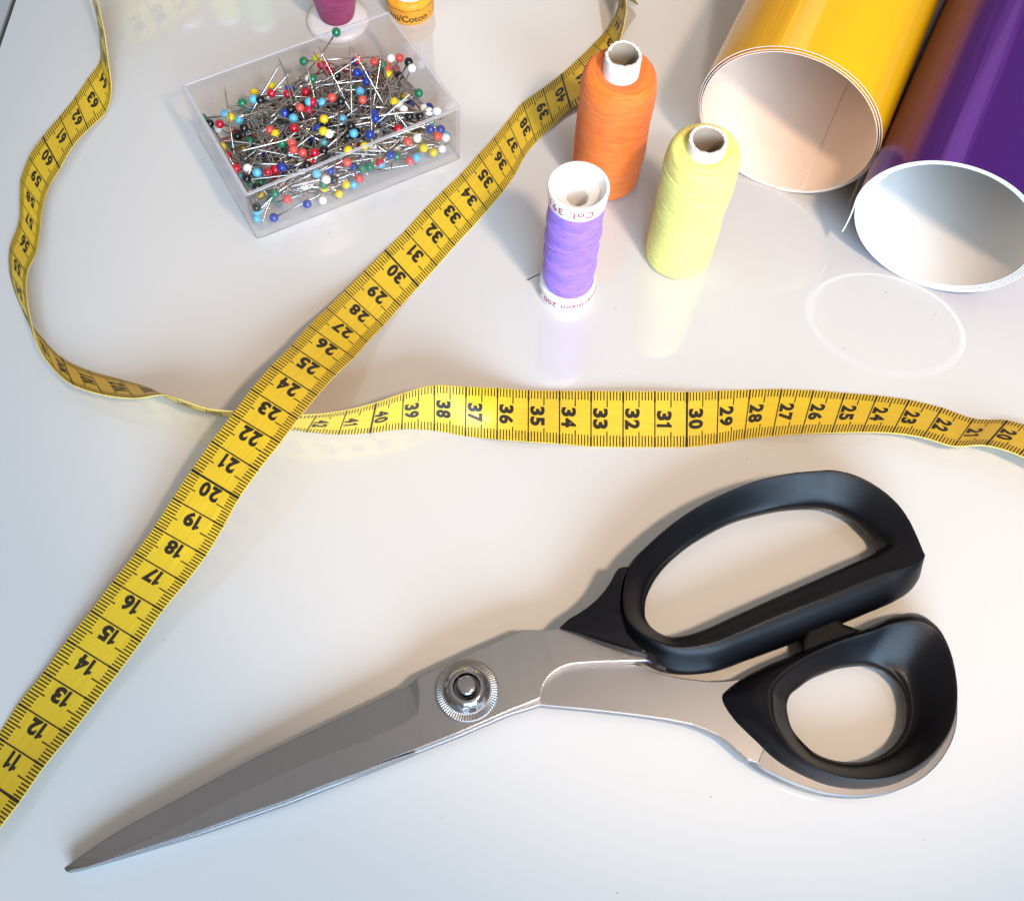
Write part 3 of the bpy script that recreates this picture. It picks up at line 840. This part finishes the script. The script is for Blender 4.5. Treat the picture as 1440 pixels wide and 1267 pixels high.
# dust and lint on the gloss
rl = random.Random(77); V = []; Fc = []
for (u, v, sz) in [(463, 327, .035), (1421, 475, .03), (1186, 490, .035), (1316, 442, .03), (1246, 411, .035), (1050, 645, .03), (868, 1255, .03), (866, 434, .03), (872, 525, .02), (1000, 1120, .03), (230, 900, .02), (420, 1180, .02), (620, 1150, .02), (1300, 1180, .03)] + [(rl.uniform(0, 1440), rl.uniform(300, 1267), rl.uniform(.006, .012)) for _ in range(12)]:
    sz *= 0.75; p = at(u, v, 0.010); b = len(V); n_ = 5
    V.append(p + Vector((0, 0, sz * 0.3)))
    el, ra = rl.uniform(0.4, 1), rl.uniform(0, 3)
    for k in range(n_):
        a = 2 * math.pi * k / n_
        x, y = math.cos(a) * sz, math.sin(a) * sz * el
        V.append(p + Vector((x * math.cos(ra) - y * math.sin(ra), x * math.sin(ra) + y * math.cos(ra), -0.008)))
    for k in range(n_): Fc.append((b, b + 1 + k, b + 1 + (k + 1) % n_))
ds = mesh('dust_specks', V, Fc, material('grey_dust', (0.16, 0.13, 0.11), rough=0.9), smooth=False)
tag(ds, 'tiny dark dust specks scattered on the glossy white table', 'dust', kind='stuff')

# ------------------------------------------------------------------ clear box of pins
def clear(name, tint, refl=1.0, edge=False):
    mt = bpy.data.materials.new(name); mt.use_nodes = True
    nt = mt.node_tree; N = nt.nodes; L = nt.links
    N.remove(N['Principled BSDF']); out = N['Material Output']
    tr = N.new('ShaderNodeBsdfTransparent'); tr.inputs[0].default_value = (*tint, 1)
    gl = N.new('ShaderNodeBsdfGlossy'); gl.inputs['Roughness'].default_value = 0.06; gl.inputs['Color'].default_value = (0.9, 0.9, 0.92, 1)
    ge = N.new('ShaderNodeNewGeometry'); dt = N.new('ShaderNodeVectorMath'); dt.operation = 'DOT_PRODUCT'
    L.new(ge.outputs['Normal'], dt.inputs[0]); L.new(ge.outputs['Incoming'], dt.inputs[1])
    ab = N.new('ShaderNodeMath'); ab.operation = 'ABSOLUTE'; L.new(dt.outputs['Value'], ab.inputs[0])
    om = N.new('ShaderNodeMath'); om.operation = 'SUBTRACT'; om.inputs[0].default_value = 1.0; L.new(ab.outputs[0], om.inputs[1])
    pw = N.new('ShaderNodeMath'); pw.operation = 'POWER'; L.new(om.outputs[0], pw.inputs[0]); pw.inputs[1].default_value = 4.2
    fr = N.new('ShaderNodeMath'); fr.operation = 'MULTIPLY_ADD'; L.new(pw.outputs[0], fr.inputs[0]); fr.inputs[1].default_value = 0.9; fr.inputs[2].default_value = 0.022
    mx = N.new('ShaderNodeMixShader')
    if edge:
        df = N.new('ShaderNodeBsdfDiffuse'); df.inputs[0].default_value = (0.78, 0.76, 0.78, 1)
        m2 = N.new('ShaderNodeMixShader'); m2.inputs[0].default_value = 0.45
        L.new(tr.outputs[0], m2.inputs[1]); L.new(df.outputs[0], m2.inputs[2])
        L.new(m2.outputs[0], mx.inputs[1])
    else:
        L.new(tr.outputs[0], mx.inputs[1])
    n = N.new('ShaderNodeTexNoise'); n.inputs['Scale'].default_value = 60
    bp = N.new('ShaderNodeBump'); bp.inputs['Strength'].default_value = 0.06; bp.inputs['Distance'].default_value = 0.001
    L.new(n.outputs['Fac'], bp.inputs['Height']); L.new(bp.outputs[0], gl.inputs['Normal'])
    L.new(fr.outputs[0], mx.inputs[0]); L.new(gl.outputs[0], mx.inputs[2]); L.new(mx.outputs[0], out.inputs['Surface'])
    return mt
M_clear = clear('clear_acrylic', (0.978, 0.975, 0.98))
M_rim = clear('acrylic_cut_edge', (0.62, 0.60, 0.62), edge=True)
HB = 2.45
tl_, tr_, fr_, fl_ = [at(*p, HB) for p in ((253.8, 118.5), (546, 14.7), (649, 152), (344.6, 276.5))]
cen = (tl_ + tr_ + fr_ + fl_) / 4
corners_t = [fl_, fr_, tr_, tl_]
bfl, bfr = at(361.4, 338.5, 0), at(648.6, 224.6, 0)
corners_b = [bfl, bfr, bfr + (tr_ - fr_) * 0.985, bfl + (tl_ - fl_) * 0.985]
for q in corners_b: q.z = 0
def loop(z, inset, nper=6, rad=0.16):
    t = z / HB
    P = [corners_b[k].lerp(corners_t[k], t) for k in range(4)]
    out = []
    for k in range(4):
        p = P[k]; a = (P[k - 1] - p).normalized(); b = (P[(k + 1) % 4] - p).normalized()
        q = p + (a + b) * inset
        r_ = max(0.02, rad - inset)
        for j in range(nper + 1):
            f = j / nper
            out.append(Vector((q.x, q.y, z)) + a * r_ * (1 - f) ** 2 + b * r_ * f ** 2)
    return out
WT = 0.13
rows = [loop(0.0, 0.06), loop(0.05, 0.0), loop(0.35, 0.0), loop(HB - 0.02, 0.0), loop(HB, 0.015), loop(HB, WT - 0.015), loop(HB - 0.02, WT), loop(0.40, WT), loop(0.22, WT + 0.05)]
V = []; Fc = []; fm = []
n = len(rows[0])
for r_ in rows: V += r_
for j in range(len(rows) - 1):
    for i in range(n):
        Fc.append((j * n + i, j * n + (i + 1) % n, (j + 1) * n + (i + 1) % n, (j + 1) * n + i)); fm.append(1 if j in (3, 4, 5) or j == 0 else 0)
Fc.append(tuple(range(n))[::-1]); fm.append(0)
Fc.append(tuple(range((len(rows) - 1) * n, len(rows) * n))); fm.append(0)
box = mesh('pin_box', V, Fc, [M_clear, M_rim], smooth=True, fm=fm, origin=(cen.x, cen.y, 0))
sharp_by_angle(box, 35)
tag(box, 'open clear plastic box full of glass headed pins', 'box')

# local frame of the inside
IB = [Vector((q.x, q.y, 0)) for q in corners_b]
ex = (IB[1] - IB[0]); LX = ex.length; ex.normalize()
ey = Vector((-ex.y, ex.x, 0)); LY = (IB[3] - IB[0]).dot(ey)
def to_local(p):
    d = p - IB[0]; return d.dot(ex), d.dot(ey), p.z
skew = (IB[3] - IB[0]).dot(ex) / LY
def inside(p, mrg):
    x, y, z = to_local(p); x -= skew * y
    if z > HB + 0.0: return True if -0.0 <= x else False
    return mrg < x < LX - mrg and mrg < y < LY - mrg
def heap(x, y):
    return 1.25 + 0.30 * math.exp(-((x - LX * 0.55) / 3) ** 2 - ((y - LY * 0.5) / 2.2) ** 2) - 0.35 * max(0, 1 - x / 1.6) * (y / LY)
HEADS = {
 'green': [(795,150,1),(645,283),(685,363),(362,475),(545,660),(513,893),(770,910),(915,775),(990,838),(1000,290),(1175,430),(180,545),(1010,300),(1108,780)],
 'yellow': [(707,272),(418,428),(497,400),(308,540),(515,617),(738,550),(735,605),(1062,470),(925,675),(850,693),(1197,683),(740,865),(808,893),(1035,345),(268,678),(840,850)],
 'sky blue': [(415,457),(348,553),(285,525),(670,470),(730,473),(597,545),(825,550),(905,422),(875,615),(735,660),(430,795),(705,800),(875,850),(1000,755),(1165,725),(1320,620),(440,1035),(430,1005)],
 'coral': [(1087,268),(970,285),(1025,300),(1030,320),(895,275),(775,450),(915,460),(628,497),(490,600),(590,660),(597,690),(640,705),(1123,652),(900,823),(600,975),(1133,742),(845,748),(1262,628)],
 'red': [(725,300),(745,300),(765,330),(668,508),(258,572),(600,590),(695,703),(675,740),(1080,595),(333,775),(292,715),(515,780),(480,790),(1035,815),(655,425),(572,432),(497,430),(685,470)],
 'dark blue': [(883,283),(890,335),(928,345),(558,522),(950,620),(968,525),(975,545),(545,770),(768,785),(662,940),(508,1003),(1230,597),(1275,597),(935,375),(710,593),(1045,715),(1222,495),(578,410)],
 'black': [(1128,287),(1083,350),(797,350),(585,503),(445,460),(815,465),(370,590),(740,570),(738,692),(660,760),(383,822),(430,862),(428,955),(1130,537),(1180,535),(212,570),(785,830),(862,580),(845,625)],
 'white': [(1047,270),(1142,315),(762,617),(387,775),(748,827),(733,922),(1085,483),(1105,505),(1168,637),(1258,513),(1282,685),(1335,690),(1200,500),(670,365),(1222,515),(290,520)]}
HC = {'green': (0.008, 0.16, 0.07), 'yellow': (0.72, 0.53, 0.01), 'sky blue': (0.10, 0.44, 0.62), 'coral': (0.68, 0.08, 0.06), 'red': (0.46, 0.004, 0.02), 'dark blue': (0.012, 0.04, 0.30), 'black': (0.006, 0.006, 0.007), 'white': (0.80, 0.78, 0.74)}
HR = 0.158
M_pin = material('pin_steel', (0.55, 0.52, 0.49), rough=0.27, metal=1.0)
bmh = bmesh.new(); bmesh.ops.create_uvsphere(bmh, u_segments=14, v_segments=10, radius=HR * U)
for f in bmh.faces: f.smooth = True
head_me = {}
for k, c in HC.items():
    me = bpy.data.meshes.new('head'); bmh.to_mesh(me); me.materials.append(material(k.replace(' ', '_') + '_glass_head', c, rough=0.16, coat=0.3)); head_me[k] = me
bmh.free()
LPIN = 3.0
V, Fc = tube([(0, 0, 0.1), (0, 0, LPIN * 0.5), (0, 0, LPIN * 0.9), (0, 0, LPIN)], lambda t: 0.031 if t < 0.9 else 0.004, 6)
shaft_me = bpy.data.meshes.new('shaft'); shaft_me.from_pydata([Vector(v) * U for v in V], [], Fc); shaft_me.materials.append(M_pin)
shaft_me.polygons.foreach_set('use_smooth', [True] * len(Fc))
rnd = random.Random(4)
placed = []
n_pin = 0
def pin_label(colr, head, tip):
    x, y, z = to_local(head)
    x -= skew * y
    fx = 0 if x < LX * 0.3 else (2 if x > LX * 0.7 else 1)
    fy = 0 if y < LY * 0.3 else (2 if y > LY * 0.7 else 1)
    where = [['near the front left corner', 'by the front wall', 'near the front right corner'],
             ['by the left wall', 'in the middle', 'by the right wall'],
             ['near the back left corner', 'by the back wall', 'near the back right corner']][fy][fx]
    d = tip - head
    pt = ('point to the right' if d.x > 0 else 'point to the left') if abs(d.x) > abs(d.y) else ('point to the back' if d.y > 0 else 'point to the front')
    deep = 'atop the pile' if z > heap(x, y) - 0.12 else 'low in pile'
    return '%s headed pin %s %s, %s' % (colr, deep, where, pt)
def make_pin(colr, head, tip):
    global n_pin
    d = (tip - head).normalized()
    o = bpy.data.objects.new('pin', None); o.empty_display_size = 0.002
    o.matrix_world = Matrix.Translation(head * U) @ d.to_track_quat('Z', 'Y').to_matrix().to_4x4()
    col.objects.link(o)
    tag(o, ('green headed sewing pin standing up past the back rim of the clear box' if n_pin == 0 else pin_label(colr, head, tip)), 'pin', colr + ' headed pins in the clear box')
    for nm, me in (('head', head_me[colr]), ('shaft', shaft_me)):
        q = bpy.data.objects.new(nm, me); col.objects.link(q); q.parent = o
    placed.append(head); n_pin += 1
def ray_place(u, v, zs):
    best = None
    for k in range(0, 66):
        z = 0.32 + k * 0.05
        p = at(u, v, z)
        if z < HB + 0.1 and not inside(p, WT + HR + 0.02): continue
        if z > 2.2 and k and not inside(Vector((p.x, p.y, 2.0)), WT): continue
        if best is None or abs(z - zs) < abs(best.z - zs): best = p
    return best
def find_tip(head, dz_lo, dz_hi, tries=400):
    for _ in range(tries):
        a = rnd.uniform(0, 6.283); z = rnd.uniform(dz_lo, dz_hi)
        d = Vector((math.cos(a), math.sin(a), 0)) * math.sqrt(max(0, 1 - z * z)) + Vector((0, 0, z))
        t = head + d * LPIN
        if t.z < 0.26: continue
        if t.z < HB and not inside(t, WT + 0.04): continue
        if t.z >= HB: continue
        return t
    return None
for colr, lst in HEADS.items():
    for h in lst:
        u = 230 + h[0] / 3.273; v = h[1] / 3.273
        g = at(u, v, 1.3); lx, ly, _ = to_local(g)
        zs = heap(lx, ly) + rnd.uniform(-0.08, 0.22)
        if len(h) > 2: zs = 3.3
        p = ray_place(u, v, zs)
        if p is None:
            p = at(u, v, 1.0)
            lx, ly, _ = to_local(p)
            lx = min(max(lx, 0.35 + skew * ly), LX - 0.35 + skew * ly); ly = min(max(ly, 0.35), LY - 0.35)
            p = IB[0] + ex * lx + ey * ly; p.z = 1.0
        if len(h) > 2: t = p + (at(455, 72, 1.2) - p).normalized() * LPIN
        else:
            t = find_tip(p, -0.45, 0.05) or find_tip(p, -0.9, 0.2) or find_tip(p, -1, 0.3)
            if t is None: t = p + Vector((0.3, 0.6, 0.4)).normalized() * LPIN
        make_pin(colr, p, t)
TIPS = [(710,213,2.6),(525,258,2.5),(543,285,2.3),(280,395,2.2),(590,325,2.2),(685,232,2.3),(857,200,2.9),(863,215,2.8),(998,235,2.4),(925,250,2.3),(650,265,2.4),(1005,240,2.4),(745,240,2.6),(950,300,2.1),(560,330,2.1),(1150,420,2.1)]
cols = list(HC)
for tx, ty, tz in TIPS:
    tip = at(230 + tx / 3.273, ty / 3.273, tz)
    for _ in range(3000):
        a = rnd.uniform(3.4, 6.0); z = rnd.uniform(-0.75, -0.25)
        d = Vector((math.cos(a), math.sin(a), 0)) * math.sqrt(1 - z * z) + Vector((0, 0, z))
        hd = tip + d * LPIN
        if inside(hd, WT + HR) and 0.35 < hd.z < 1.4 and all((hd - q).length > 2 * HR for q in placed):
            make_pin(rnd.choice(cols), hd, tip); break
while n_pin < 262:
    x = rnd.uniform(0.3, LX - 0.3); y = rnd.uniform(0.3, LY - 0.3)
    hz = heap(x, y) - 0.50
    p = IB[0] + ex * (x + skew * y) + ey * y; p.z = 0.36 + (hz - 0.36) * rnd.random() ** 0.8
    if not inside(p, WT + HR) or any((p - q).length < 2 * HR for q in placed): continue
    t = find_tip(p, -0.35, 0.22, 60)
    if t is None: continue
    make_pin(rnd.choice(cols), p, t)
# the rest of the heap, below and between the pins above: shafts and heads too many to count
V = []; Fc = []; cnt = 0
base_sv, base_sf = tube([(0, 0, 0.1), (0, 0, LPIN * 0.9), (0, 0, LPIN)], lambda t: 0.031 if t < 0.9 else 0.004, 5)
while cnt < 150:
    x = rnd.uniform(0.25, LX - 0.25); y = rnd.uniform(0.25, LY - 0.25)
    p = IB[0] + ex * (x + skew * y) + ey * y; p.z = rnd.uniform(0.28, heap(x, y) - 0.12)
    if not inside(p, WT + 0.04): continue
    t = find_tip(p, -0.3, 0.3, 40)
    if t is None or t.z > 1.7: continue
    M = Matrix.Translation(p) @ (t - p).normalized().to_track_quat('Z', 'Y').to_matrix().to_4x4()
    b = len(V); V += [M @ Vector(v) for v in base_sv]; Fc += [tuple(b + i for i in f) for f in base_sf]; cnt += 1
st_ = mesh('pin_heap', V, Fc, M_pin, smooth=True)
tag(st_, 'tangle of steel pin shafts at the bottom of the heap in the clear box', 'pins', kind='stuff')
